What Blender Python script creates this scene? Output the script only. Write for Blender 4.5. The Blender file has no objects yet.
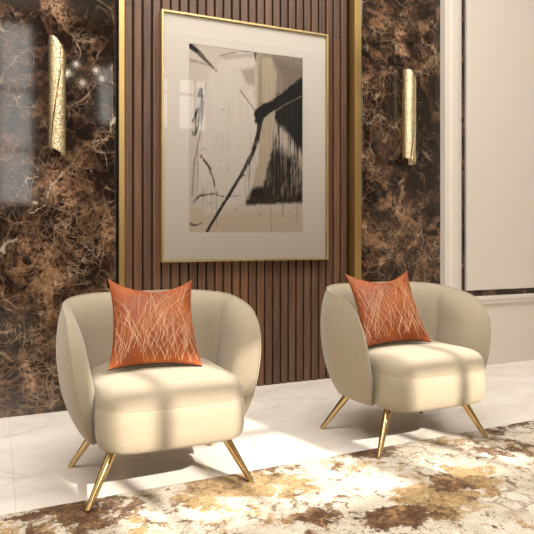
import bpy, bmesh, math, random
import numpy as np
from mathutils import Vector, Matrix, noise
random.seed(7)
PI = math.pi
C = bpy.context.scene.collection

# ------------------------------------------------------------------ camera geometry (for reading metres off the photo)
F_PX = 611.0; HY = 237.0
TH = math.atan(272/611.0)
FW = (math.sin(TH), math.cos(TH)); RT = (math.cos(TH), -math.sin(TH)); CAM_H = 1.0
def floor_pt(u, v, z=0.0):
    d = (CAM_H-z)*F_PX/(v-HY); l = d*(u-267)/F_PX
    return (d*FW[0]+l*RT[0], d*FW[1]+l*RT[1])
def wall_pt(u, v, Y):
    k = (u-267)/F_PX
    d = Y/(FW[1]+k*RT[1])
    return (d*FW[0]+d*k*RT[0], CAM_H-(v-HY)/F_PX*d)

# ------------------------------------------------------------------ helpers
def lin(c):
    return tuple(((x/255.0)/12.92 if x/255.0 <= .04045 else ((x/255.0+.055)/1.055)**2.4) for x in c)
def rgba(c): return (*lin(c), 1.0)

def obj(name, bm, mat=None, parent=None, smooth=False, loc=None):
    me = bpy.data.meshes.new(name)
    bmesh.ops.recalc_face_normals(bm, faces=bm.faces)
    if smooth:
        for f in bm.faces: f.smooth = True
    bm.to_mesh(me); bm.free()
    o = bpy.data.objects.new(name, me); C.objects.link(o)
    if mat:
        for m in (mat if isinstance(mat, (list, tuple)) else [mat]): me.materials.append(m)
    if parent: o.parent = parent
    if loc: o.location = loc
    return o
def tag(o, label, cat, group=None):
    o['label'] = label; o['category'] = cat
    if group: o['group'] = group
    return o
def thing(name, label, cat, loc=(0, 0, 0), rotz=0, group=None):
    o = bpy.data.objects.new(name, None); C.objects.link(o)
    o.location = loc; o.rotation_euler = (0, 0, rotz); o.empty_display_size = .1
    return tag(o, label, cat, group)
def struct(o):
    o['kind'] = 'structure'; return o
def box(bm, x0, x1, y0, y1, z0, z1, bevel=0.0, seg=2):
    vs = [bm.verts.new((x, y, z)) for x in (x0, x1) for y in (y0, y1) for z in (z0, z1)]
    idx = [(0, 1, 3, 2), (4, 6, 7, 5), (0, 4, 5, 1), (2, 3, 7, 6), (0, 2, 6, 4), (1, 5, 7, 3)]
    fs = [bm.faces.new([vs[i] for i in q]) for q in idx]
    if bevel:
        es = list({e for f in fs for e in f.edges})
        bmesh.ops.bevel(bm, geom=es, offset=bevel, segments=seg, affect='EDGES', profile=.5)
def bbox(x0, x1, y0, y1, z0, z1, bevel=0.0, seg=2):
    bm = bmesh.new(); box(bm, x0, x1, y0, y1, z0, z1, bevel, seg); return bm
def tube(bm, pts, radii, n=12, cap=True):
    rings = []
    pts = [Vector(p) for p in pts]
    prev = None
    for i, p in enumerate(pts):
        t = (pts[min(i+1, len(pts)-1)]-pts[max(i-1, 0)]).normalized()
        if prev is None:
            a = Vector((0, 0, 1)) if abs(t.z) < .9 else Vector((1, 0, 0))
            u = t.cross(a).normalized()
        else:
            u = (prev-t*prev.dot(t)).normalized()
        prev = u; w = t.cross(u)
        r = radii[i] if isinstance(radii, (list, tuple)) else radii
        rings.append([bm.verts.new(p+(u*math.cos(2*PI*k/n)+w*math.sin(2*PI*k/n))*r) for k in range(n)])
    for a, b in zip(rings, rings[1:]):
        for k in range(n): bm.faces.new((a[k], a[(k+1) % n], b[(k+1) % n], b[k]))
    if cap:
        bm.faces.new(rings[0][::-1]); bm.faces.new(rings[-1])
def dup(root, loc, rotz):
    r = root.copy(); C.objects.link(r); r.location = loc; r.rotation_euler = (0, 0, rotz)
    for ch in list(root.children):
        c = ch.copy(); C.objects.link(c); c.parent = r
        for g in ch.children:
            d = g.copy(); C.objects.link(d); d.parent = c
    return r
def interp(x, xs, ys): return float(np.interp(x, xs, ys))
def smooth_interp(x, xs, ys):
    # Catmull-Rom through the points
    i = 0
    while i < len(xs)-2 and x > xs[i+1]: i += 1
    x0, x1 = xs[i], xs[i+1]; t = min(1, max(0, (x-x0)/(x1-x0)))
    def m(j):
        a, b = max(j-1, 0), min(j+1, len(xs)-1)
        return (ys[b]-ys[a])/(xs[b]-xs[a])
    h = x1-x0; t2 = t*t; t3 = t2*t
    return (2*t3-3*t2+1)*ys[i]+(t3-2*t2+t)*h*m(i)+(-2*t3+3*t2)*ys[i+1]+(t3-t2)*h*m(i+1)

# numpy value noise for colour attributes
_rng = np.random.RandomState(11)
_tab = _rng.rand(256, 256)
def vnoise(x, y):
    xi = np.floor(x).astype(int); yi = np.floor(y).astype(int)
    fx = x-xi; fy = y-yi
    fx = fx*fx*(3-2*fx); fy = fy*fy*(3-2*fy)
    a = _tab[xi % 256, yi % 256]; b = _tab[(xi+1) % 256, yi % 256]
    c = _tab[xi % 256, (yi+1) % 256]; d = _tab[(xi+1) % 256, (yi+1) % 256]
    return (a*(1-fx)+b*fx)*(1-fy)+(c*(1-fx)+d*fx)*fy
def fbm(x, y, o=4):
    s = 0; a = .5; n = 0
    for k in range(o):
        s = s+a*vnoise(x*2**k+17.3*k, y*2**k+5.1*k); n += a; a *= .5
    return s/n
def sstep(a, b, x):
    t = np.clip((x-a)/(b-a), 0, 1); return t*t*(3-2*t)
def seg_dist(X, Y, pts):
    """distance to a polyline and the parameter along it (0..1)"""
    best = np.full(X.shape, 1e9); par = np.zeros(X.shape)
    n = len(pts)-1
    for i in range(n):
        (ax, ay), (bx, by) = pts[i], pts[i+1]
        dx, dy = bx-ax, by-ay; L = dx*dx+dy*dy+1e-12
        t = np.clip(((X-ax)*dx+(Y-ay)*dy)/L, 0, 1)
        d = np.hypot(X-ax-t*dx, Y-ay-t*dy)
        m = d < best; best = np.where(m, d, best); par = np.where(m, (i+t)/n, par)
    return best, par
def in_poly(X, Y, pts):
    c = np.zeros(X.shape, bool); n = len(pts)
    for i in range(n):
        (x1, y1), (x2, y2) = pts[i], pts[(i+1) % n]
        if y1 == y2: continue
        m = ((Y > min(y1, y2)) & (Y <= max(y1, y2)))
        xi = x1+(Y-y1)*(x2-x1)/(y2-y1)
        c ^= (m & (X < xi))
    return c
def soft_poly(X, Y, pts, w):
    inside = in_poly(X, Y, pts)
    d, _ = seg_dist(X, Y, list(pts)+[pts[0]])
    sd = np.where(inside, d, -d)
    return sstep(-w, w, sd)

def grid_sheet(name, xs, zs, fn, mat, parent=None, attrs=None):
    """grid of vertices fn(a,b)->(x,y,z) with named float-colour attribute arrays"""
    nx, nz = len(xs), len(zs)
    A, B = np.meshgrid(xs, zs, indexing='ij')
    co = fn(A, B)
    verts = np.stack(co, -1).reshape(-1, 3)
    I = np.arange(nx*nz).reshape(nx, nz)
    faces = np.stack([I[:-1, :-1], I[1:, :-1], I[1:, 1:], I[:-1, 1:]], -1).reshape(-1, 4)
    me = bpy.data.meshes.new(name)
    me.from_pydata(verts.tolist(), [], faces.tolist())
    for k, arr in (attrs or {}).items():
        at = me.color_attributes.new(k, 'FLOAT_COLOR', 'POINT')
        full = np.ones((nx*nz, 4), np.float32); full[:, :3] = arr.reshape(-1, 3)
        at.data.foreach_set('color', full.ravel())
    me.polygons.foreach_set('use_smooth', [True]*len(me.polygons))
    me.materials.append(mat); me.update()
    o = bpy.data.objects.new(name, me); C.objects.link(o)
    if parent: o.parent = parent
    return o

# ------------------------------------------------------------------ node helper
class NT:
    def __init__(s, name):
        s.m = bpy.data.materials.new(name); s.m.use_nodes = True
        s.t = s.m.node_tree; s.n = s.t.nodes; s.l = s.t.links
        s.b = s.n['Principled BSDF']; s.out = s.n['Material Output']
    def node(s, ty, **kw):
        n = s.n.new(ty)
        for k, v in kw.items(): setattr(n, k, v)
        return n
    def put(s, sock, v):
        if v is None: return
        if hasattr(v, 'is_output') or hasattr(v, 'links'): s.l.new(v, sock)
        else: sock.default_value = v
    def set(s, **kw):
        for k, v in kw.items(): s.put(s.b.inputs[k.replace('_', ' ')], v)
        return s.m
    def math(s, op, a, b=None, c=None, clamp=False):
        n = s.node('ShaderNodeMath', operation=op, use_clamp=clamp)
        s.put(n.inputs[0], a); s.put(n.inputs[1], b); s.put(n.inputs[2], c)
        return n.outputs[0]
    def vmath(s, op, a, b=None, scale=None):
        n = s.node('ShaderNodeVectorMath', operation=op)
        s.put(n.inputs[0], a); s.put(n.inputs[1], b)
        if scale is not None: s.put(n.inputs['Scale'], scale)
        return n.outputs[0]
    def noise(s, vec, scale, detail=4, rough=.5, dist=0, color=False):
        n = s.node('ShaderNodeTexNoise'); s.put(n.inputs['Vector'], vec)
        n.inputs['Scale'].default_value = scale; n.inputs['Detail'].default_value = detail
        n.inputs['Roughness'].default_value = rough; n.inputs['Distortion'].default_value = dist
        return n.outputs['Color' if color else 'Fac']
    def voro(s, vec, scale, feature='DISTANCE_TO_EDGE', out='Distance', rnd=1):
        n = s.node('ShaderNodeTexVoronoi', feature=feature); s.put(n.inputs['Vector'], vec)
        n.inputs['Scale'].default_value = scale; n.inputs['Randomness'].default_value = rnd
        return n.outputs[out]
    def ramp(s, fac, stops):
        n = s.node('ShaderNodeValToRGB'); e = n.color_ramp.elements
        while len(e) < len(stops): e.new(.5)
        for i, (p, c) in enumerate(stops):
            e[i].position = p; e[i].color = c if len(c) == 4 else rgba(c)
        s.put(n.inputs[0], fac); return n.outputs[0]
    def fr(s, fac, a, b, c=0, d=1):
        n = s.node('ShaderNodeMapRange'); n.clamp = True
        s.put(n.inputs[0], fac)
        for i, v in enumerate((a, b, c, d)): n.inputs[i+1].default_value = v
        return n.outputs[0]
    def mix(s, f, a, b, blend='MIX'):
        n = s.node('ShaderNodeMix', data_type='RGBA', blend_type=blend)
        s.put(n.inputs[0], f); s.put(n.inputs[6], a); s.put(n.inputs[7], b); return n.outputs[2]
    def coord(s): return s.node('ShaderNodeTexCoord').outputs['Object']
    def xyz(s, v):
        n = s.node('ShaderNodeSeparateXYZ'); s.put(n.inputs[0], v); return n.outputs
    def bump(s, h, strength=.3, dist=.01):
        n = s.node('ShaderNodeBump'); n.inputs['Strength'].default_value = strength
        n.inputs['Distance'].default_value = dist; s.put(n.inputs['Height'], h); return n.outputs[0]
    def attr(s, name):
        n = s.node('ShaderNodeAttribute'); n.attribute_name = name; return n.outputs['Color']
    def sepc(s, c):
        n = s.node('ShaderNodeSeparateColor'); s.put(n.inputs[0], c); return n.outputs

# ------------------------------------------------------------------ materials
def m_plain(name, col, rough=.5, metal=0.0, **kw):
    t = NT(name); return t.set(Base_Color=rgba(col), Roughness=rough, Metallic=metal, **kw)

def m_brown_marble():
    t = NT('brown_veined_marble'); P = t.coord()
    a = t.sepc(t.attr('veins'))            # R density of veins, G white vein, B rosy patch
    w1 = t.vmath('SCALE', t.vmath('SUBTRACT', t.noise(P, 3, 2, .5, color=True), (.5, .5, .5)), scale=.22)
    w2 = t.vmath('SCALE', t.vmath('SUBTRACT', t.noise(P, 26, 2, .5, color=True), (.5, .5, .5)), scale=.013)
    Q = t.vmath('ADD', t.vmath('ADD', P, w1), w2)
    cloud = t.noise(Q, 2.6, 6, .6)
    fine = t.noise(P, 34, 5, .72)
    cell = t.voro(Q, 13, 'F1', 'Color')
    cellv = t.sepc(cell)[0]
    dens = t.math('ADD', a[0], t.fr(t.noise(P, 5.5, 3, .55), .36, .64, -.35, .4))
    tone = t.math('ADD', t.math('ADD', t.math('MULTIPLY', cloud, .40), t.math('MULTIPLY', fine, .50)), t.math('ADD', t.math('MULTIPLY', cellv, .20), t.math('MULTIPLY', dens, .07)))
    base = t.ramp(tone, [(.44, (17, 11, 8)), (.55, (36, 24, 17)), (.65, (68, 48, 34)), (.77, (126, 95, 68))])
    br = t.noise(P, 19, 5, .7); wid = t.noise(P, 8, 3, .6)
    def ridge(scale, off, lo, hi):
        d = t.voro(t.vmath('ADD', Q, (off, 0, off*.7)), scale)
        w = t.fr(wid, .35, .7, lo, hi)
        return t.math('SUBTRACT', 1.0, t.math('DIVIDE', d, w), clamp=True)
    v1 = ridge(3.6, 0, .008, .028); v2 = ridge(10, 2.3, .02, .075); v3 = ridge(25, 5.1, .05, .17)
    k1 = t.math('MULTIPLY', v1, t.fr(t.math('ADD', dens, t.noise(P, 6, 3)), .35, .95, .05, .9))
    k2 = t.math('MULTIPLY', v2, t.fr(t.math('ADD', dens, br), .50, 1.15, 0, .75))
    k3 = t.math('MULTIPLY', v3, t.fr(t.math('ADD', dens, br), .60, 1.3, 0, .65))
    k = t.math('MAXIMUM', t.math('MAXIMUM', k1, k2), k3, clamp=True)
    k = t.math('MULTIPLY', k, t.fr(t.noise(P, 42, 4, .75), .38, .60, .22, 1.0))
    vein = t.ramp(t.noise(P, 11, 4, .6), [(.3, (108, 82, 60)), (.52, (150, 122, 94)), (.72, (196, 174, 148))])
    col = t.mix(k, base, vein)
    col = t.mix(t.math('MULTIPLY', t.fr(t.noise(P, 26, 6, .78), .52, .68, 0, .7), t.fr(dens, .1, .8, .05, .7)), col, rgba((112, 86, 63)))
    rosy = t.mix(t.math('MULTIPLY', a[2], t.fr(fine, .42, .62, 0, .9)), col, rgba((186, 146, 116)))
    wm = t.fr(t.math('SUBTRACT', a[1], t.math('MULTIPLY', t.noise(P, 38, 6, .8), 1.3)), .0, .4, 0, .85)
    col = t.mix(wm, rosy, rgba((180, 164, 144)))
    return t.set(Base_Color=col, Roughness=.07, Specular_IOR_Level=.6)

def m_floor():
    t = NT('cream_polished_marble'); P = t.coord()
    w = t.vmath('SCALE', t.vmath('SUBTRACT', t.noise(P, 1.6, 5, .6, color=True), (.5, .5, .5)), scale=.6)
    Q = t.vmath('ADD', P, w)
    S = t.node('ShaderNodeMapping'); t.l.new(Q, S.inputs[0]); S.inputs['Scale'].default_value = (.6, 1.6, 1); S.inputs['Rotation'].default_value = (0, 0, .35)
    v = t.fr(t.voro(S.outputs[0], 1.8), 0, .035, 1, 0)
    v = t.math('MULTIPLY', v, t.fr(t.noise(P, 2.3, 3), .45, .65, 0, .35))
    base = t.ramp(t.noise(S.outputs[0], 2.5, 6, .62), [(.3, (216, 208, 196)), (.52, (230, 223, 213)), (.72, (238, 233, 225))])
    col = t.mix(v, base, rgba((172, 154, 130)))
    x = t.xyz(P)
    jx = t.math('PINGPONG', t.math('SUBTRACT', x[0], .07), .6)
    jy = t.math('PINGPONG', t.math('SUBTRACT', x[1], .50), 1.3)
    j = t.math('MAXIMUM', t.math('LESS_THAN', jx, .0016), t.math('LESS_THAN', jy, .0016))
    col = t.mix(t.math('MULTIPLY', j, .28), col, rgba((150, 136, 118)))
    return t.set(Base_Color=col, Roughness=t.fr(t.noise(P, 3, 3), .3, .7, .10, .17), Specular_IOR_Level=.5)

def m_walnut():
    t = NT('walnut_wood'); P = t.coord()
    S = t.node('ShaderNodeMapping'); t.l.new(P, S.inputs[0]); S.inputs['Scale'].default_value = (30, 30, 1.4)
    g = t.noise(S.outputs[0], 2.2, 6, .65, .4)
    x = t.xyz(P)
    slat = t.node('ShaderNodeTexWhiteNoise', noise_dimensions='2D')
    cmb = t.node('ShaderNodeCombineXYZ')
    t.l.new(t.math('FLOOR', t.math('DIVIDE', t.math('SUBTRACT', x[0], .722), .059)), cmb.inputs[0])
    seg_i = t.math('FLOOR', t.math('DIVIDE', t.math('ADD', x[2], .25), 2.67)); t.l.new(seg_i, cmb.inputs[1])
    t.l.new(cmb.outputs[0], slat.inputs['Vector'])
    col = t.ramp(g, [(.25, (74, 53, 41)), (.5, (99, 74, 58)), (.75, (121, 94, 74))])
    tint = t.ramp(slat.outputs['Value'], [(0, (205, 198, 196)), (.5, (228, 218, 208)), (1, (255, 240, 222))])
    col = t.mix(1, col, tint, 'MULTIPLY')
    j = t.math('LESS_THAN', t.math('ABSOLUTE', t.math('SUBTRACT', x[2], 2.42)), .002)
    col = t.mix(t.math('MULTIPLY', j, .6), col, rgba((30, 18, 12)))
    return t.set(Base_Color=col, Roughness=.36, Normal=t.bump(g, .10, .002))

def m_fabric():
    t = NT('beige_velour_upholstery'); P = t.coord()
    n = t.noise(P, 420, 3, .6); big = t.noise(P, 7, 4, .6)
    h = t.math('ADD', t.math('MULTIPLY', n, .75), t.math('MULTIPLY', t.noise(P, 170, 2, .5), .45))
    col = t.mix(t.fr(h, .3, .9), rgba((143, 132, 114)), rgba((170, 158, 137)))
    col = t.mix(t.fr(big, .35, .65, 0, .18), col, rgba((154, 140, 115)))
    return t.set(Base_Color=col, Roughness=.85, Sheen_Weight=.25, Sheen_Roughness=.4, Specular_IOR_Level=.25, Normal=t.bump(h, .22, .0016))

def m_brass(name='polished_brass', col=(208, 182, 130), rough=.2):
    t = NT(name); P = t.coord()
    return t.set(Base_Color=rgba(col), Metallic=1.0, Roughness=t.fr(t.noise(P, 3, 2), .3, .7, rough*.9, rough*1.1))

def m_hammered():
    t = NT('hammered_champagne_gold'); P = t.coord()
    v = t.voro(P, 88, 'F1'); n = t.noise(P, 60, 4)
    h = t.math('ADD', v, t.math('MULTIPLY', n, .4))
    col = t.mix(t.fr(v, .1, .7), rgba((238, 226, 192)), rgba((206, 188, 146)))
    return t.set(Base_Color=col, Metallic=1.0, Roughness=.4, Normal=t.bump(h, .6, .0045))

def m_rug():
    t = NT('distressed_abstract_rug'); P = t.coord()
    a = t.sepc(t.attr('pattern'))      # R gold, G brown, B cracks
    w = t.vmath('SCALE', t.vmath('SUBTRACT', t.noise(P, 12, 5, .7, color=True), (.5, .5, .5)), scale=.10)
    Q = t.vmath('ADD', P, w)
    n1 = t.noise(Q, 9, 8, .72); n2 = t.noise(Q, 34, 5, .75); n3 = t.noise(t.vmath('ADD', Q, (7, 3, 0)), 11, 8, .74); pile = t.noise(P, 260, 2, .6)
    cream = t.ramp(t.noise(Q, 6, 6, .7), [(.3, (170, 157, 139)), (.5, (198, 187, 170)), (.7, (220, 211, 196))])
    g = t.math('ADD', t.math('MULTIPLY', a[0], .40), t.math('ADD', t.math('MULTIPLY', n1, 1.3), t.math('MULTIPLY', n2, .45)))
    gm = t.fr(g, .985, 1.03)
    gold = t.ramp(n2, [(.32, (112, 84, 50)), (.5, (156, 126, 78)), (.68, (196, 172, 126))])
    col = t.mix(t.math('MULTIPLY', gm, .92), cream, gold)
    b = t.math('ADD', t.math('MULTIPLY', a[1], .40), t.math('ADD', t.math('MULTIPLY', n3, 1.35), t.math('MULTIPLY', n2, .45)))
    bmk = t.fr(b, 1.0, 1.035)
    brown = t.ramp(n2, [(.34, (58, 38, 25)), (.5, (90, 63, 42)), (.66, (142, 112, 80))])
    col = t.mix(bmk, col, brown)
    ck = t.fr(t.voro(Q, 8), 0, .05, 1, 0)
    ck = t.math('MULTIPLY', ck, t.fr(t.math('ADD', a[2], t.noise(P, 4, 3)), .62, .9, 0, .85))
    col = t.mix(ck, col, rgba((104, 76, 52)))
    wv = t.fr(t.noise(P, 9, 5, .7), .46, .70, -.01, .13)
    ck2 = t.fr(t.math('SUBTRACT', wv, t.voro(Q, 15)), -.01, .03, 0, .8)
    col = t.mix(ck2, col, t.mix(t.fr(n2, .42, .56), rgba((96, 68, 44)), rgba((164, 130, 80))))
    fl = t.fr(t.math('ADD', t.math('MULTIPLY', t.noise(P, 48, 4, .75), 1.0), t.math('MULTIPLY', t.noise(P, 5, 3), .35)), .79, .84, 0, .75)
    col = t.mix(fl, col, rgba((112, 84, 56)))
    speck = t.fr(pile, .40, .60, .66, 1.16)
    cc = t.node('ShaderNodeCombineXYZ')
    for i in range(3): t.l.new(speck, cc.inputs[i])
    col = t.mix(1, col, cc.outputs[0], 'MULTIPLY')
    hh = t.math('ADD', t.math('MULTIPLY', pile, .6), t.math('MULTIPLY', t.math('SUBTRACT', 1.0, bmk), .5))
    return t.set(Base_Color=col, Roughness=.95, Specular_IOR_Level=.1, Sheen_Weight=.1, Normal=t.bump(hh, .6, .004))

def m_pillow():
    t = NT('burnt_orange_velvet'); P = t.coord()
    n = t.noise(P, 9, 5, .6); f = t.noise(P, 300, 2)
    col = t.ramp(n, [(.3, (112, 52, 21)), (.5, (138, 68, 28)), (.72, (158, 86, 38))])
    return t.set(Base_Color=col, Roughness=.55, Sheen_Weight=.05, Sheen_Roughness=.35, Specular_IOR_Level=.3, Normal=t.bump(t.math('ADD', f, n), .3, .003))

def m_attr(name, attr, rough):
    t = NT(name); P = t.coord()
    f = t.noise(P, 120, 4, .6)
    col = t.mix(t.fr(f, .3, .7, 0, .12), t.attr(attr), (0, 0, 0, 1))
    return t.set(Base_Color=col, Roughness=rough)

def m_glass_pane():
    t = NT('picture_glass')
    tr = t.node('ShaderNodeBsdfTransparent'); gl = t.node('ShaderNodeBsdfGlossy'); gl.inputs['Roughness'].default_value = .0
    fr = t.node('ShaderNodeFresnel'); fr.inputs[0].default_value = 1.35
    mx = t.node('ShaderNodeMixShader'); t.l.new(t.math('MULTIPLY', fr.outputs[0], 1.0), mx.inputs[0])
    t.l.new(tr.outputs[0], mx.inputs[1]); t.l.new(gl.outputs[0], mx.inputs[2]); t.l.new(mx.outputs[0], t.out.inputs[0])
    return t.m
def m_emit(name, col, s):
    t = NT(name); return t.set(Base_Color=rgba(col), Emission_Color=rgba(col), Emission_Strength=s)
def m_paint(name, col, rough=.55):
    t = NT(name); P = t.coord()
    return t.set(Base_Color=rgba(col), Roughness=rough, Normal=t.bump(t.noise(P, 150, 3), .03, .002))

M = dict(marble=m_brown_marble(), floor=m_floor(), walnut=m_walnut(), fabric=m_fabric(), brass=m_brass(),
         strip=m_brass('brushed_brass_strip', (196, 166, 108), .4), hammered=m_hammered(), rug=m_rug(), pillow=m_pillow(),
         white=m_paint('cream_wall_lacquer', (206, 198, 186), .45), ceiling=m_paint('ceiling_paint', (236, 230, 220), .8),
         plaster=m_paint('warm_plaster', (208, 200, 188), .8),
         panelling=m_plain('dark_panelling', (72, 56, 44), .5),
         dark=m_plain('dark_backing', (40, 26, 18), .7), black=m_plain('black_felt', (22, 19, 17), .9),
         mat=m_paint('off_white_mount_board', (240, 232, 220), .8), copper=m_brass('amber_copper_lining', (176, 104, 48), .3),
         thread=m_plain('pale_embroidery_thread', (216, 176, 140), .6), seam=m_plain('seam_stitch', (150, 134, 106), .8),
         art=m_attr('ink_on_paper', 'paint', .7), glass=m_glass_pane(), bulb=m_emit('warm_bulb', (255, 236, 205), 60),
         frame=m_brass('satin_gold_frame', (200, 178, 128), .42), alu=m_plain('window_frame_bronze', (70, 62, 54), .5))

# ------------------------------------------------------------------ room shell
X0, X1, YB, YW, ZC = -3.2, 6.6, 3.80, -2.5, 4.4
struct(obj('floor', bbox(X0-.2, X1+.2, YW-.2, YB+.2, -.1, 0), M['floor']))
struct(obj('ceiling', bbox(X0-.2, X1+.2, YW-.2, YB+.2, ZC, ZC+.1), M['ceiling']))
struct(obj('wall_left', bbox(X0-.2, X0, YW, YB, 0, ZC), M['plaster']))
struct(obj('wall_right', bbox(X1, X1+.2, YW, YB, 0, ZC), M['plaster']))
wb = struct(obj('wall_back', bbox(X0-.2, X1+.2, YB, YB+.2, 0, ZC), M['dark']))

# window wall behind the camera: tall window left, two clerestory windows that let the sun in
wins = [(-.95, .52, 1.5, 4.2, [.05], [2.3, 3.2]), (1.49, 2.64, 2.80, 3.67, [1.69, 2.03], [3.40]), (2.80, 3.30, 2.80, 3.67, [3.10], [3.40])]
bm = bmesh.new()
xs = [X0-.2] + [v for w in wins for v in w[:2]] + [X1+.2]
for i in range(0, len(xs), 2): box(bm, xs[i], xs[i+1], YW-.12, YW, 0, ZC)
for w in wins:
    box(bm, w[0], w[1], YW-.12, YW, 0, w[2]); box(bm, w[0], w[1], YW-.12, YW, w[3], ZC)
struct(obj('wall_front', bm, M['panelling']))
for i, w in enumerate(wins):
    bm = bmesh.new(); y0, y1 = YW-.04, YW
    for x in w[4]: box(bm, x-.022, x+.022, y0, y1, w[2], w[3])
    for z in w[5]: box(bm, w[0], w[1], y0, y1, z-.022, z+.022)
    for (a, b, c, d) in ((w[0], w[0]+.02, w[2], w[3]), (w[1]-.02, w[1], w[2], w[3]), (w[0], w[1], w[2], w[2]+.02), (w[0], w[1], w[3]-.02, w[3])):
        box(bm, a, b, y0, y1, c, d)
    struct(obj('window_%d' % (i+1), bm, M['alu']))

# --- brown marble slabs on the back wall
YM = 3.68
def marble_panel(x0, x1, dens_spots, white_lines, rosy_spots, base):
    xs = np.arange(x0, x1+1e-6, .0125); xs[-1] = x1
    zs = np.arange(0, ZC+.001, .0125); zs[-1] = ZC
    X, Z = np.meshgrid(xs, zs, indexing='ij')
    dens = np.full(X.shape, base, float)
    for (u, v, ru, rv, s) in dens_spots:
        cx, cz = wall_pt(u, v, YM); sx = ru*.0064; sz = rv*.0056
        dens += s*np.exp(-((X-cx)/sx)**2-((Z-cz)/sz)**2)
    wob = (fbm(X*20, Z*20, 4)-.5)*.09; wob2 = (fbm(X*20+40, Z*20+9, 4)-.5)*.09
    white = np.zeros(X.shape)
    for (pts, wd, s) in white_lines:
        d, _ = seg_dist(X+wob, Z+wob2, [wall_pt(u, v, YM) for u, v in pts])
        white = np.maximum(white, s*np.exp(-(d/wd)**2))
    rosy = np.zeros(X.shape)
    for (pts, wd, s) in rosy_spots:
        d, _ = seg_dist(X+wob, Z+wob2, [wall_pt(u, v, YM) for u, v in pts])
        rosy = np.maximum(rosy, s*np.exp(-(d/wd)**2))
    o = grid_sheet('marble_panel', xs, zs, lambda a, b: (a, np.full(a.shape, YM), b), M['marble'], wb,
                   {'veins': np.stack([dens, white, rosy], -1)})
    md = o.modifiers.new('slab', 'SOLIDIFY'); md.thickness = .11; md.offset = -1
    return o
marble_panel(X0, .655,
    [(60, 235, 50, 50, .55), (30, 390, 60, 45, .7), (50, 330, 40, 40, .2), (52, 5, 14, 14, .5), (90, 300, 30, 60, .3), (30, 200, 30, 30, .3), (95, 60, 18, 40, -.3), (90, 130, 20, 40, .05), (20, 60, 30, 60, -.1)],
    [([(113, 117), (108, 128), (104, 139), (94, 144)], .010, 1.15), ([(62, 168), (52, 182), (40, 205), (26, 212)], .012, 1.0), ([(-10, 250), (2, 248), (12, 240)], .022, .95),
     ([(70, 150), (80, 162), (92, 172)], .007, .9), ([(12, 165), (16, 190), (10, 205)], .005, .9), ([(14, 310), (18, 330), (22, 345)], .014, .8), ([(0, 338), (12, 352)], .014, .7)],
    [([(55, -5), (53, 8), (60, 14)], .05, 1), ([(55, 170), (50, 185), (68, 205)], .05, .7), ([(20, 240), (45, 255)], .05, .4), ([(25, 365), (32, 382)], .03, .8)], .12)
marble_panel(2.373, X1,
    [(395, 40, 28, 25, .45), (375, 105, 20, 40, .5), (390, 250, 60, 35, .55), (430, 50, 12, 60, .1), (430, 120, 14, 50, -.35), (378, 75, 15, 25, -.1), (415, 255, 30, 25, .3), (425, 200, 15, 25, -.2)],
    [([(397, 5), (404, 18), (402, 30), (395, 36), (402, 50), (405, 60)], .010, .7), ([(362, 122), (380, 118)], .005, .9), ([(412, 160), (425, 170), (440, 182)], .005, .9), ([(425, 230), (436, 218), (441, 214)], .008, .8)],
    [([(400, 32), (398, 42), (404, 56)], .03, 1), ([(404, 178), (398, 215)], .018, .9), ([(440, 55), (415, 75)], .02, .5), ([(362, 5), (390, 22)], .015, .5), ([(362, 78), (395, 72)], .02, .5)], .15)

# --- brass strips either side of the slatted panel
struct(obj('trim_1', bbox(.684, .719, 3.740, 3.80, 0, ZC, .002), M['strip']))
struct(obj('trim_2', bbox(2.318, 2.3725, 3.683, 3.80, 0, ZC, .0015), M['strip']))
bm = bmesh.new()
NS = 27; PW = .059; XS = .722
for i in range(NS):
    a = XS+i*PW; w = PW*.84; r = .009
    prof = [(a, 3.80), (a, 3.765+r)]
    for k in range(1, 5): q = k/4*PI/2; prof.append((a+r-r*math.cos(q), 3.765+r-r*math.sin(q)))
    for k in range(0, 5): q = k/4*PI/2; prof.append((a+w-r+r*math.sin(q), 3.765+r-r*math.cos(q)))
    prof += [(a+w, 3.80)]
    lo = [bm.verts.new((x, y, 0)) for x, y in prof]; hi = [bm.verts.new((x, y, ZC)) for x, y in prof]
    for j in range(len(prof)-1): bm.faces.new((lo[j], lo[j+1], hi[j+1], hi[j]))
    bm.faces.new(lo[::-1])
obj('slat_panel', bm, M['walnut'], wb)

# --- cream pilaster, tall panel and wainscot on the right
bm = bmesh.new()
prof = [(3.069, 3.68), (3.069, 3.625), (3.073, 3.621), (3.110, 3.621), (3.114, 3.612), (3.122, 3.604), (3.176, 3.604), (3.184, 3.612), (3.190, 3.622), (3.222, 3.626), (3.228, 3.634), (3.238, 3.640), (3.241, 3.68)]
lo = [bm.verts.new((x, y, 0)) for x, y in prof]; hi = [bm.verts.new((x, y, ZC)) for x, y in prof]
for j in range(len(prof)-1): bm.faces.new((lo[j], lo[j+1], hi[j+1], hi[j]))
bm.faces.new(lo[::-1]); bm.faces.new(hi)
struct(obj('trim_3', bm, M['white']))
obj('upper_panel', bbox(3.304, X1, 3.655, 3.68, .588, ZC, .003), M['white'], wb)
bm = bmesh.new()
prof = [(3.68, 0), (3.655, 0), (3.655, .455), (3.648, .462), (3.646, .474), (3.636, .482), (3.634, .50), (3.628, .512), (3.628, .532), (3.634, .540), (3.68, .540)]
a = [bm.verts.new((3.241, y, z)) for y, z in prof]; b = [bm.verts.new((X1, y, z)) for y, z in prof]
for j in range(len(prof)-1): bm.faces.new((a[j], a[j+1], b[j+1], b[j]))
bm.faces.new(a); bm.faces.new(b[::-1])
obj('wainscot', bm, M['white'], wb)

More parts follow.
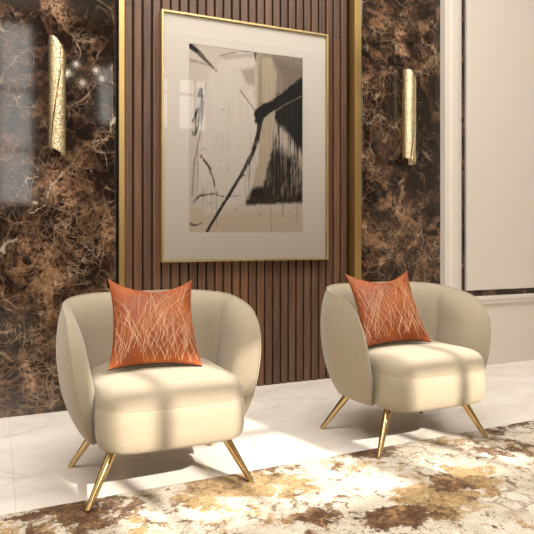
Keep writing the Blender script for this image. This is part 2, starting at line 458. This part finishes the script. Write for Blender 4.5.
# ------------------------------------------------------------------ rug
def make_rug():
    W, D = 5.6, 2.6
    xs = np.linspace(0, W, 330); ys = np.linspace(-D, 0, 155)
    ang = .0225; ox, oy = -1.5, 2.348
    A, B = np.meshgrid(xs, ys, indexing='ij')
    GX = ox+A*math.cos(ang)-B*math.sin(ang); GY = oy+A*math.sin(ang)+B*math.cos(ang)
    def blobs(lst):
        s = np.zeros(A.shape)
        for (u, v, ru, rv, k) in lst:
            cx, cy = floor_pt(u, v); ex, _ = floor_pt(u+ru, v); _, ey = floor_pt(u, v-rv)
            sx = abs(floor_pt(u+ru, v)[0]-cx); sy = abs(floor_pt(u, v-rv)[1]-cy)
            s += k*np.exp(-(((GX-cx)/sx)**2+((GY-cy)/sy)**2)**1.4)
        return s
    gold = blobs([(215, 492, 45, 16, .75), (275, 488, 40, 14, .6), (440, 500, 50, 22, .8), (470, 478, 40, 14, .5), (30, 528, 40, 14, .4), (350, 470, 30, 14, .3), (150, 525, 30, 12, .25), (460, 445, 40, 8, .3), (240, 520, 30, 10, .4)])
    brown = blobs([(35, 515, 40, 8, .45), (95, 512, 40, 14, .5), (70, 530, 60, 12, .45), (160, 515, 30, 14, .2), (322, 520, 26, 14, .65), (400, 518, 45, 11, .85), (372, 452, 32, 7, .7), (500, 450, 40, 10, .5), (455, 488, 40, 9, .45), (270, 472, 25, 8, .3), (492, 432, 30, 5, .4), (520, 424, 20, 5, .5), (190, 475, 30, 5, .25)])
    crk = blobs([(505, 500, 35, 20, .6), (440, 455, 60, 20, .35), (380, 470, 50, 15, .2), (60, 510, 80, 20, .3)])
    far = (GY < 1.5)|(GX < -.2)|(GX > 3.1)
    gold = np.where(far, sstep(.5, .75, fbm(GX*1.7, GY*1.7))*.7, gold); brown = np.where(far, sstep(.5, .75, fbm(GX*1.9+30, GY*1.9))*.6, brown)
    top = .012
    edge = np.minimum.reduce([A, W-A, -B, B+D])
    Zt = np.where(edge < .004, 0.002, top)
    o = grid_sheet('rug', xs, ys, lambda a, b: (a, b, Zt), M['rug'], None, {'pattern': np.stack([gold, brown, crk], -1)})
    # underside
    bm = bmesh.new(); bm.from_mesh(o.data)
    bd = [e for e in bm.edges if e.is_boundary]
    r = bmesh.ops.extrude_edge_only(bm, edges=bd)
    vs = [g for g in r['geom'] if isinstance(g, bmesh.types.BMVert)]
    for v in vs: v.co.z = 0.0
    ne = [e for e in bm.edges if e.is_boundary]
    bmesh.ops.holes_fill(bm, edges=ne)
    bm.to_mesh(o.data); bm.free()
    o.location = (ox, oy, .0005); o.rotation_euler = (0, 0, ang)
    tag(o, 'cream, gold and brown distressed abstract rug in front of the two armchairs', 'rug')
make_rug()

# ------------------------------------------------------------------ armchair
LEG_TOP = [(-.205, -.175), (.205, -.175), (-.20, .14), (.20, .14)]
LEG_FOOT = [(-.327, -.268), (.318, -.25), (-.330, .245), (.325, .26)]
def g_of_z(z): return smooth_interp(z, [.185, .22, .28, .36, .46, .55, .64, .70, .745], [.71, .79, .87, .94, .985, 1.0, .985, .955, .915])
AW, BB, BF = .405, .325, .375
def s_out(ph, z, off=0.0):
    s, c = math.sin(ph), math.cos(ph)
    n = 2.25 if c > 0 else 2.25+1.15*min(1, -c*2.2)
    x = math.copysign(abs(s)**(2/n), s); y = math.copysign(abs(c)**(2/n), c)
    g = g_of_z(z)
    px, py = x*AW*g, y*(BB if y > 0 else BF)*g
    # plan normal
    h = math.hypot(px, py); nx, ny = px/h, py/h
    return Vector((px-nx*off, py-ny*off+.032, z))
RIM_U = [0, .16, .32, .44, .54, .63, .72, .80, .88, .95, 1.0]
RIM_P = [0, 32, 64, 88, 103, 112, 118, 122, 124, 123, 120]
RIM_Z = [.745, .747, .740, .722, .692, .645, .585, .49, .385, .295, .228]
BOT_P = [0, 30, 58, 76, 88, 96, 102, 107, 112, 116, 120]
def make_shell(bm):
    NU, NV = 64, 30
    cols_o, cols_i = [], []
    for iu in range(-NU, NU+1):
        u = abs(iu)/NU; sg = -1 if iu < 0 else 1
        pr = math.radians(smooth_interp(u, RIM_U, RIM_P)); zr = smooth_interp(u, RIM_U, RIM_Z)
        pb = math.radians(smooth_interp(u, RIM_U, BOT_P)); zb = min(.217, zr-.004)
        rim = s_out(sg*pr, zr)
        co, ci = [], []
        for iv in range(NV+1):
            v = (iv/NV)**1.35
            ph = sg*(pr+(pb-pr)*v); z = zr+(zb-zr)*v
            p = s_out(ph, z); co.append(p)
            d = (p-rim).length
            a = abs(math.degrees(ph))
            groove = math.exp(-((a-74)/5.0)**2)
            th = (.095+.022*math.exp(-((a-108)/30)**2)-.020*groove)*(1-math.exp(-d/.065))
            if a > 150: th *= .9
            q = s_out(ph, z, th) if d > 0 else p.copy()
            ci.append(q)
        cols_o.append(co); cols_i.append(ci)
    VO, VI = [], []
    for co, ci in zip(cols_o, cols_i):
        vo = [bm.verts.new(p) for p in co]
        vi = [vo[0]]+[bm.verts.new(p) for p in ci[1:]]
        VO.append(vo); VI.append(vi)
    def face(*v):
        u_ = []
        for x in v:
            if x not in u_: u_.append(x)
        if len(u_) >= 3:
            try: return bm.faces.new(u_)
            except ValueError: return None
    for j in range(2*NU):
        for k in range(NV):
            face(VO[j][k], VO[j+1][k], VO[j+1][k+1], VO[j][k+1])
            face(VI[j][k], VI[j][k+1], VI[j+1][k+1], VI[j+1][k])
        face(VO[j][NV], VO[j+1][NV], VI[j+1][NV], VI[j][NV])
    for e in (0, 2*NU):
        for k in range(NV): face(VO[e][k], VO[e][k+1], VI[e][k+1], VI[e][k])
    for j in range(2*NU):
        e = bm.edges.get((VO[j][0], VO[j+1][0]))
        if e: e.smooth = False
    return [c[0] for c in cols_o]
def rr(hw, yf, yb, r, off, bulge=.018, n=10):
    hw -= off; yf += off; yb -= off; r = max(r-off, .012); rb = max(.16-off, .012)
    pts = []
    for (cx, cy, a0, rad) in ((hw-r, yf+r, -90, r), (hw-rb, yb-rb, 0, rb), (-hw+rb, yb-rb, 90, rb), (-hw+r, yf+r, 180, r)):
        for k in range(n+1):
            a = math.radians(a0+90*k/n); pts.append((cx+rad*math.cos(a), cy+rad*math.sin(a)))
    out = []
    for i, p in enumerate(pts):           # subdivide long runs
        q = pts[(i+1) % len(pts)]; L = math.hypot(q[0]-p[0], q[1]-p[1]); m = max(1, int(L/.03))
        for k in range(m): out.append((p[0]+(q[0]-p[0])*k/m, p[1]+(q[1]-p[1])*k/m))
    return [(x, y-bulge*max(0, 1-(x/hw)**2)*(1 if y < 0 else 0)*min(1, max(0, -y/.2))) for x, y in out]
SEAT_HW, SEAT_YF, SEAT_YB, SEAT_R = .283, -.335, .25, .105
def loft(bm, layers, top_z=None, bot_z=None):
    base = None; rings = []
    for (off, z) in layers:
        pts = rr(SEAT_HW, SEAT_YF, SEAT_YB, SEAT_R, 0)
        # shrink along direction to the plan centre with a constant inset
        ring = []
        for (x, y) in pts:
            cx, cy = 0, -.04
            dx, dy = x-cx, y-cy; L = math.hypot(dx, dy)
            k = max(0, (L-off*1.0))/L
            ring.append(bm.verts.new((cx+dx*k, cy+dy*k, z)))
        rings.append(ring)
    for a, b in zip(rings, rings[1:]):
        n = len(a)
        for k in range(n): bm.faces.new((a[k], a[(k+1) % n], b[(k+1) % n], b[k]))
    for ring, z, fl in ((rings[0], bot_z, True), (rings[-1], top_z, False)):
        c = bm.verts.new((0, -.04, z)); n = len(ring)
        for k in range(n):
            f = (ring[k], ring[(k+1) % n], c)
            bm.faces.new(f[::-1] if fl else f)
    return rings
def make_chair(label):
    t = thing('armchair', label, 'armchair', (0, 0, 0), 0, 'beige tub armchairs with brass legs')
    bm = bmesh.new(); rim = make_shell(bm)
    sh = obj('tub_back', bm, M['fabric'], t, smooth=True)
    bm = bmesh.new(); tube(bm, rim, .0028, 6); obj('piping', bm, M['fabric'], sh, smooth=True)
    bm = bmesh.new()
    loft(bm, [(.05, .216), (.018, .219), (.006, .226), (0, .238), (-.004, .27), (-.005, .32), (-.003, .35), (0, .370), (.002, .377), (.0025, .383),
              (.0035, .395), (.007, .412), (.014, .428), (.026, .441), (.045, .451), (.08, .460), (.14, .465), (.2, .467)], .468, .215)
    st = obj('seat', bm, M['fabric'], t, smooth=True)
    bm = bmesh.new()
    pts = [(x*.9995, y, .377) for x, y in rr(SEAT_HW-.002, SEAT_YF+.002, SEAT_YB, SEAT_R, 0) if y < -.05]
    pts.sort(key=lambda p: math.atan2(p[1], p[0]))
    tube(bm, pts, .0016, 6); obj('seam', bm, M['seam'], st, smooth=True)
    bm = bmesh.new()
    loft(bm, [(.09, .208), (.085, .206), (.085, .226)], .226, .206)
    obj('base', bm, M['black'], t, smooth=False)
    for (a, b) in zip(LEG_TOP, LEG_FOOT):
        bm = bmesh.new()
        A = Vector((a[0], a[1], .228)); B = Vector((b[0], b[1], .0132 if b[1] < 0 else .0006)); 
        zt = B.z
        d = (B-A)
        P = [A+d*k for k in (0, .25, .5, .75, .97)]+[B]
        tube(bm, P, [.0195, .0178, .0155, .013, .0112, .0105], 20)
        for v in bm.verts: v.co.z = max(v.co.z, zt)
        obj('leg', bm, M['brass'], t, smooth=True)
    return t
L_POS = (.628, 2.530, 0); R_POS = (1.886, 2.550, 0)
c1 = make_chair('beige tub armchair nearer the camera, on the left, in front of the framed picture')
c1.location = L_POS
c2 = dup(c1, R_POS, 0)
c2['label'] = 'beige tub armchair on the right, beside the cream wall panelling'
c2.rotation_euler = (0, 0, 0)

# ------------------------------------------------------------------ pillows
def pillow_surf(u, v, side, S=.198, T=.062):
    # u,v in -1..1; edges pinched between the corners, top edge dips most
    au, av = 1-u*u, 1-v*v
    x = S*.95*u*(1-.13*av*abs(u)**1.5-.03*(v > 0)*v)
    z = S*v*(1-.10*au*abs(v)**2)
    if v > 0: z -= .048*(au**1.1)*v**2.2
    th = T*(max(au, 0)**.62)*(max(av, 0)**.55)
    th += .004*noise.noise(Vector((u*2.2, v*2.2, 3+side)))*min(1, 4*au*av)
    return Vector((x, -side*th, z))
def make_pillow(label, seed, group='orange cushions on the armchairs'):
    rnd = random.Random(seed)
    t = thing('cushion', label, 'cushion', group=group)
    bm = bmesh.new(); N = 56
    front = [[None]*(N+1) for _ in range(N+1)]; back = [[None]*(N+1) for _ in range(N+1)]
    for i in range(N+1):
        for j in range(N+1):
            u, v = math.sin((2*i/N-1)*PI/2), math.sin((2*j/N-1)*PI/2)
            front[i][j] = bm.verts.new(pillow_surf(u, v, 1))
            back[i][j] = front[i][j] if i in (0, N) or j in (0, N) else bm.verts.new(pillow_surf(u, v, -1))
    for i in range(N):
        for j in range(N):
            bm.faces.new((front[i][j], front[i+1][j], front[i+1][j+1], front[i][j+1]))
            bm.faces.new((back[i][j], back[i][j+1], back[i+1][j+1], back[i+1][j]))
    cv = obj('cover', bm, M['pillow'], t, smooth=True)
    # embroidered lines of bent grass on the front
    bm = bmesh.new()
    for k in range(115):
        u = rnd.uniform(-.97, .97); v = rnd.uniform(-1.0, .35)**1 if rnd.random() < .6 else rnd.uniform(-1, -.6); v = max(v, -.96); L = rnd.uniform(.5, 1.25)
        lean = rnd.choice((-1, 1))*rnd.uniform(.05, .55); bend = rnd.uniform(-.5, .5)
        wd = rnd.uniform(.0005, .0009)
        pts = []
        for s in range(11):
            q = s/10
            uu = u+lean*q*L+bend*q*q*L*.8; vv = v+L*q*(1-.12*q)
            if abs(uu) > .97 or abs(vv) > .97: break
            pts.append((uu, vv))
        if len(pts) < 4: continue
        prev = None
        for a, (uu, vv) in enumerate(pts):
            e = .01
            du = pillow_surf(uu+e, vv, 1)-pillow_surf(uu-e, vv, 1); dv = pillow_surf(uu, vv+e, 1)-pillow_surf(uu, vv-e, 1)
            no = du.cross(dv).normalized()
            if no.y > 0: no = -no
            p = pillow_surf(uu, vv, 1)+no*.0016
            (u2, v2) = pts[min(a+1, len(pts)-1)]; (u1, v1) = pts[max(a-1, 0)]
            tg = (pillow_surf(u2, v2, 1)-pillow_surf(u1, v1, 1)); nn = tg.cross(no).normalized()
            w = wd*(1-.55*a/len(pts))
            cur = (bm.verts.new(p-nn*w), bm.verts.new(p+no*.0005), bm.verts.new(p+nn*w))
            if prev:
                bm.faces.new((prev[0], prev[1], cur[1], cur[0])); bm.faces.new((prev[1], prev[2], cur[2], cur[1]))
            prev = cur
    obj('embroidery', bm, M['thread'], cv)
    bm = bmesh.new()
    ed = [pillow_surf(-1+2*k/30, -1, 1) for k in range(31)]
    tube(bm, [p+Vector((0, .004, .0)) for p in ed], .003, 6)
    obj('trim_edge', bm, M['black'], cv, smooth=True)
    return t
def place_pillow(t, bottom, lean, roll, yaw, S=.198):
    R = Matrix.Rotation(yaw, 4, 'Z')@Matrix.Rotation(-lean, 4, 'X')@Matrix.Rotation(roll, 4, 'Y')
    t.rotation_euler = R.to_euler()
    c = Vector(bottom)+(R.to_3x3()@Vector((0, 0, S*.93)))
    t.location = c
p1 = make_pillow('burnt orange cushion with pale line pattern on the left armchair', 3)
place_pillow(p1, (.592, 2.425, .488), math.radians(30), math.radians(2), math.radians(-3))
p2 = make_pillow('burnt orange cushion with pale line pattern on the right armchair', 8)
place_pillow(p2, (1.80, 2.475, .486), math.radians(29), math.radians(-2), math.radians(-6))

# ------------------------------------------------------------------ framed picture
def make_picture():
    x0, x1, z0, z1 = .940, 2.120, .843, 2.409
    yf, yb = 3.708, 3.764
    t = thing('framed_picture', 'framed abstract ink painting in black, cream and taupe on the slatted wood wall', 'picture', ((x0+x1)/2, yb, z0))
    ox, oy, oz = (x0+x1)/2, yb, z0
    w = .013
    bm = bmesh.new()
    for (a, b, c, d) in ((x0, x0+w, z0, z1), (x1-w, x1, z0, z1), (x0+w, x1-w, z0, z0+w), (x0+w, x1-w, z1-w, z1)):
        box(bm, a-ox, b-ox, yf-oy, yb-oy, c-oz, d-oz, .0012, 1)
    obj('frame', bm, M['frame'], t)
    ym = yf+.022
    obj('backing_board', bbox(x0+w-ox, x1-w-ox, ym+.006-oy, yb-.004-oy, z0+w-oz, z1-w-oz), M['black'], t)
    a0, a1, b0, b1 = 1.121, 1.928, 1.031, 2.225
    bm = bmesh.new()
    for (a, b, c, d) in ((x0+w, a0, z0+w, z1-w), (a1, x1-w, z0+w, z1-w), (a0, a1, z0+w, b0), (a0, a1, b1, z1-w)):
        box(bm, a-ox, b-ox, ym-oy, ym+.0055-oy, c-oz, d-oz)
    obj('mount', bm, M['mat'], t)
    # the painting, strokes laid out on the sheet in units of the sheet (u right, v down)
    nu, nv = 250, 370
    us = np.linspace(0, 1, nu); vs = np.linspace(0, 1, nv)
    U, V = np.meshgrid(us, vs, indexing='ij')
    A = (a1-a0); H = (b1-b0)
    # crop pixels used while reading the photo: x 25..315, y 30..513 at left, 72..516 at right
    def P(x, y):
        uu = (x-25)/290; top = 30+42*uu; bot = 513+3*uu
        # perspective foreshortening along u
        return (uu, (y-top)/(bot-top))
    col = np.zeros(U.shape+(3,))
    n = fbm(U*6, V*8, 4); ns = fbm(U*110, V*6, 4); nd = fbm(U*40+V*30, V*12-U*10, 3)
    wu = (fbm(U*34+3, V*60, 4)-.5)*.024; wv = (fbm(U*34+33, V*60, 4)-.5)*.014
    Ux, Vx = U+wu, V+wv
    def L(c): return np.array(lin(c))
    def lay(mask, c, jitter=None):
        nonlocal col
        cc = L(c) if not callable(c) else c
        if jitter is not None:
            cc = cc[None, None, :]*(1+jitter[..., None])
        m = np.clip(mask, 0, 1)[..., None]
        col = col*(1-m)+cc*m
    col[:] = L((228, 216, 200)); col *= (.93+.12*n)[..., None]
    # warm cream foot of the sheet
    lay(sstep(.86, .90, Vx), (226, 208, 184), (n-.5)*.1)
    # taupe wash upper right
    lay(soft_poly(Ux, Vx, [P(190, 55), P(318, 60), P(318, 130), P(250, 175), P(200, 160)], .02)*.95, (158, 142, 124), (ns-.5)*.5)
    lay(soft_poly(Ux, Vx, [P(235, 70), P(318, 95), P(318, 125), P(270, 140)], .03)*.5, (120, 104, 90), (nd-.5)*.6)
    # dark mass
    lay(soft_poly(Ux, Vx, [P(240, 190), P(330, 150), P(330, 440), P(165, 445), P(178, 385), P(205, 395), P(232, 300), P(240, 220)], .012), (30, 25, 22), (ns-.5)*1.6)
    # pale streaks within the dark mass
    st = soft_poly(Ux, Vx, [P(238, 235), P(262, 250), P(318, 320), P(318, 360), P(262, 310), P(238, 300)], .03)
    lay(st*sstep(.40, .60, ns*.6+nd*.2+.2*n), (206, 192, 174), (n-.5)*.2)
    lay(soft_poly(Ux, Vx, [P(240, 232), P(268, 262), P(318, 318), P(318, 336), P(270, 300), P(238, 272)], .02)*sstep(.36, .52, ns)*.9, (220, 207, 190))
    st = soft_poly(Ux, Vx, [P(228, 290), P(300, 330), P(300, 420), P(215, 425)], .04)
    lay(st*sstep(.42, .75, ns)*.7, (120, 106, 92)); lay(st*sstep(.58, .75, ns*.7+nd*.3)*.7, (196, 180, 160))
    lay(soft_poly(Ux, Vx, [P(262, 340), P(318, 330), P(318, 420), P(250, 425)], .03)*sstep(.40, .7, ns*.6+nd*.4)*.7, (190, 174, 154))
    lay(soft_poly(Ux, Vx, [P(165, 425), P(320, 425), P(320, 437), P(165, 441)], .008)*sstep(.3, .5, nd), (70, 48, 30))
    # pale beige strip
    lay(soft_poly(Ux, Vx, [P(192, 62), P(232, 70), P(245, 110), P(240, 200), P(232, 300), P(210, 395), P(180, 400), P(170, 430), P(172, 300), P(190, 200)], .018), (206, 188, 164), (ns-.5)*.35)
    lay(soft_poly(Ux, Vx, [P(196, 65), P(206, 65), P(206, 190), P(196, 195)], .01)*.5, (150, 132, 112))
    # white rounded form
    egg = soft_poly(Ux, Vx, [P(88, 92), P(110, 68), P(150, 58), P(188, 62), P(190, 100), P(186, 160), P(192, 200), P(200, 260), P(196, 330), P(182, 390), P(160, 440), P(62, 470), P(48, 420), P(40, 330), P(50, 220), P(62, 130)], .02)
    lay(egg, (240, 231, 217), (ns-.5)*.22)
    lay(egg*sstep(.60, .72, ns)*.28, (176, 160, 142))
    lay(soft_poly(Ux, Vx, [P(62, 130), P(74, 130), P(58, 220), P(50, 330), P(60, 420), P(48, 420), P(40, 330), P(50, 220)], .012)*sstep(.46, .6, ns)*.6, (140, 126, 112))
    lay(soft_poly(Ux, Vx, [P(150, 98), P(190, 92), P(186, 140), P(165, 130)], .015)*.85, (186, 172, 154), (nd-.5)*.3)
    lay(soft_poly(Ux, Vx, [P(100, 60), P(188, 55), P(189, 66), P(112, 72)], .012)*.7, (196, 182, 164))
    lay(soft_poly(Ux, Vx, [P(168, 330), P(196, 300), P(182, 392), P(160, 440)], .03)*sstep(.45, .62, ns)*.7, (150, 132, 112))
    lay(soft_poly(Ux, Vx, [P(50, 380), P(90, 380), P(110, 440), P(60, 465)], .04)*sstep(.48, .62, ns)*.35, (170, 154, 136))
    def stroke(pts, w0, w1, c, dry=0.0, soft=.0035, k=1.0, jit=.35):
        pp = [P(*p) for p in pts]
        d, par = seg_dist((Ux*.4+U*.6)*A, (Vx*.4+V*.6)*H, [(a*A, b*H) for a, b in pp])
        w = w0+(w1-w0)*par
        m = sstep(w+soft, w-soft, d)
        if dry: m = m*sstep(dry-.1, dry+.12, ns*.6+nd*.4)
        lay(m*k, c, (nd-.5)*jit)
    stroke([(100, 62), (140, 52), (188, 50), (192, 60)], .003, .004, (60, 50, 44), .42)
    stroke([(188, 55), (190, 75)], .006, .004, (40, 34, 30))
    stroke([(26, 34), (50, 55), (70, 78), (90, 100)], .020, .006, (104, 92, 82), .36)
    stroke([(28, 36), (45, 50)], .014, .009, (36, 30, 26), .2)
    stroke([(24, 72), (55, 80), (95, 96)], .012, .004, (150, 134, 118), .45, k=.7)
    stroke([(150, 150), (170, 178), (186, 200)], .004, .004, (150, 130, 108))
    stroke([(54, 150), (50, 200), (38, 262)], .018, .016, (84, 76, 72), .46)
    stroke([(60, 165), (56, 240)], .008, .006, (130, 118, 106), .45)
    stroke([(46, 200), (34, 230)], .012, .006, (60, 54, 50), .4)
    stroke([(52, 260), (38, 330), (32, 420)], .003, .003, (130, 112, 94), .3)
    stroke([(54, 318), (72, 345), (84, 378), (90, 412)], .008, .006, (128, 98, 70), .4)
    stroke([(60, 330), (78, 352)], .004, .004, (60, 48, 38), .3)
    stroke([(36, 436), (50, 420), (85, 415), (112, 424), (150, 420)], .008, .002, (70, 62, 56), .42)
    stroke([(25, 490), (40, 496), (55, 490)], .008, .003, (52, 44, 38), .35)
    stroke([(92, 410), (90, 440), (92, 500)], .002, .0015, (120, 110, 100), .2, .0015)
    stroke([(230, 440), (231, 510)], .0018, .0018, (150, 136, 120), 0, .0015)
    stroke([(262, 440), (261, 480)], .003, .0015, (90, 76, 64), 0, .0015)
    stroke([(300, 440), (301, 500)], .0018, .0012, (150, 136, 120), 0, .0015)
    # long thin dark stroke and heavy black bar
    stroke([(200, 225), (196, 262), (182, 310), (158, 358), (128, 410), (96, 462), (68, 512)], .014, .009, (50, 42, 37), 0, .003)
    stroke([(198, 240), (190, 285), (168, 340), (140, 395)], .003, .003, (150, 134, 116), .48)
    stroke([(204, 232), (196, 285), (172, 340)], .008, .005, (34, 28, 25), .3)
    stroke([(150, 372), (162, 368)], .006, .003, (60, 50, 44))
    lay(soft_poly(Ux, Vx, [P(186, 205), P(208, 186), P(232, 178), P(322, 112), P(322, 158), P(262, 186), P(232, 208), P(212, 222), P(206, 236), P(188, 236)], .007), (16, 13, 12), (nd-.5)*.5)
    stroke([(316, 166), (262, 192), (240, 206)], .0022, .0022, (170, 152, 132), .35)
    lay(soft_poly(Ux, Vx, [P(200, 188), P(300, 128), P(318, 120), P(230, 180)], .01)*sstep(.5, .7, nd)*.5, (90, 76, 66))
    for k, (x, y) in enumerate([(108, 200), (60, 300), (120, 350), (140, 455), (200, 470), (280, 462), (75, 440)]):
        d = np.hypot((U-P(x, y)[0])*A, (V-P(x, y)[1])*H); lay(sstep(.006, .003, d), (130, 112, 92))
    o = grid_sheet('painting', us, vs, lambda a, b: (a0+a*A-ox, np.full(a.shape, ym+.004-oy), b1-b*H-oz), M['art'], t, {'paint': np.clip(col, 0.005, 1)})
    md = o.modifiers.new('sheet', 'SOLIDIFY'); md.thickness = .001; md.offset = 0
    obj('glass', bbox(x0+w-ox, x1-w-ox, yf+.006-oy, yf+.009-oy, z0+w-oz, z1-w-oz), M['glass'], t)
make_picture()

# ------------------------------------------------------------------ sconces
def make_sconce(label, H, r, slit_top, tha, thb):
    t = thing('wall_sconce', label, 'wall light', group='hammered gold wall sconces')
    def zt(th): return H-.105*(.5+.5*math.sin(th))**2.0            # slanting top, high on the left
    def zb(th): return .045*(.5-.5*math.sin(th))**1.3
    def shade_sheet(bm, f0, f1, rad, nth=18, nz=70):
        prev = None
        for j in range(nz+1):
            q = j/nz; row = []
            for i in range(nth+1):
                s = i/nth
                zc = q*H; th = f0(zc)+(f1(zc)-f0(zc))*s
                z = zb(th)+(zt(th)-zb(th))*q
                rr_ = rad*(1+.006*noise.noise(Vector((th*6, z*45, 1))))
                row.append(bm.verts.new((rr_*math.sin(th), -rr_*math.cos(th), z)))
            if prev:
                for i in range(nth): bm.faces.new((prev[i], prev[i+1], row[i+1], row[i]))
            prev = row
    def slit(z): return math.radians(interp(z, [0, slit_top], [thb, tha]))
    def gap(z): return math.radians(interp(z, [0, .1*slit_top, slit_top, slit_top+.01], [8, 8, 5, 0]))
    bm = bmesh.new()
    shade_sheet(bm, lambda z: math.radians(-150), lambda z: slit(z)-gap(z), r)
    shade_sheet(bm, lambda z: slit(z), lambda z: math.radians(150), r*1.03)
    o = obj('lamp_shade', bm, M['hammered'], t, smooth=True)
    md = o.modifiers.new('sheet', 'SOLIDIFY'); md.thickness = .0018; md.offset = -1
    bm = bmesh.new(); tube(bm, [(0, 0, .048), (0, 0, H-.12)], r*.86, 24)
    obj('lining', bm, M['copper'], t, smooth=False)
    obj('back_plate', bbox(-r*.7, r*.7, r*.75, r*1.25, .08, H-.14, .002), M['brass'], t)
    return t
s1 = make_sconce('hammered gold sconce on the brown marble left of the picture', .664, .0445, .49, 22, -62)
s1.location = (.320, YM-.0556, 1.462)
s2 = make_sconce('hammered gold sconce on the brown marble right of the picture', .684, .047, .36, 40, -20)
s2.location = (2.742, YM-.0544, 1.524)

# ------------------------------------------------------------------ chandelier (over the seating area, seen only as reflections)
ch = thing('chandelier', 'slender brass chandelier with small round bulbs, reflected in the dark marble', 'chandelier', (.98, .55, 2.66))
bm = bmesh.new()
ring = [(.30*math.cos(2*PI*k/48), .30*math.sin(2*PI*k/48), .1) for k in range(49)]
tube(bm, ring, .006, 8)
for k in range(3): tube(bm, [(.3*math.cos(k*2.094), .3*math.sin(k*2.094), .1), (0, 0, .8)], .003, 6)
tube(bm, [(0, 0, .8), (0, 0, ZC-2.66)], .005, 8)
obj('ring', bm, M['brass'], ch, smooth=True)
for k in range(9):
    a = 2*PI*k/9+.25
    bm = bmesh.new(); bmesh.ops.create_uvsphere(bm, u_segments=14, v_segments=10, radius=.017)
    obj('bulb', bm, M['bulb'], ch, smooth=True, loc=(.30*math.cos(a), .30*math.sin(a), .1+(.032 if k % 2 else -.032)))

# ------------------------------------------------------------------ light
sun = bpy.data.lights.new('sun', 'SUN'); sun.energy = 9.4; sun.angle = math.radians(.7); sun.color = (1, .92, .81)
so = bpy.data.objects.new('sun', sun); C.objects.link(so)
so.rotation_euler = Vector((-.24, 1, -.63)).to_track_quat('-Z', 'Y').to_euler()
so.location = (2, -6, 6)
def area(name, loc, rot, sx, sy, e, col):
    l = bpy.data.lights.new(name, 'AREA'); l.shape = 'RECTANGLE'; l.size = sx; l.size_y = sy; l.energy = e; l.color = col
    o = bpy.data.objects.new(name, l); C.objects.link(o); o.location = loc; o.rotation_euler = rot; return o
area('ceiling_fill', (.7, 1.25, ZC-.02), (0, 0, 0), 5.6, 2.4, 345, (1, .965, .925))  # added out-of-view fill under the ceiling to raise the ambient level, no real fitting
w = bpy.data.worlds.new('sky'); bpy.context.scene.world = w; w.use_nodes = True
nt = w.node_tree; bg = nt.nodes['Background']
bg.inputs[0].default_value = (1.0, .95, .88, 1); bg.inputs[1].default_value = 4.6

# ------------------------------------------------------------------ camera
cam = bpy.data.cameras.new('camera'); co = bpy.data.objects.new('camera', cam); C.objects.link(co)
co.location = (0, 0, CAM_H); co.rotation_euler = (PI/2, 0, -TH)
cam.sensor_width = 36; cam.sensor_fit = 'HORIZONTAL'; cam.lens = 36*F_PX/534
cam.shift_y = -(267-HY)/534; cam.clip_start = .05
sc = bpy.context.scene; sc.camera = co
sc.view_settings.view_transform = 'Standard'; sc.view_settings.look = 'None'; sc.view_settings.gamma = 1
sc.view_settings.use_curve_mapping = False; sc.view_settings.exposure = 0
sc.cycles.use_denoising = True; sc.cycles.max_bounces = 8; sc.cycles.diffuse_bounces = 5
sc.cycles.sample_clamp_indirect = 6
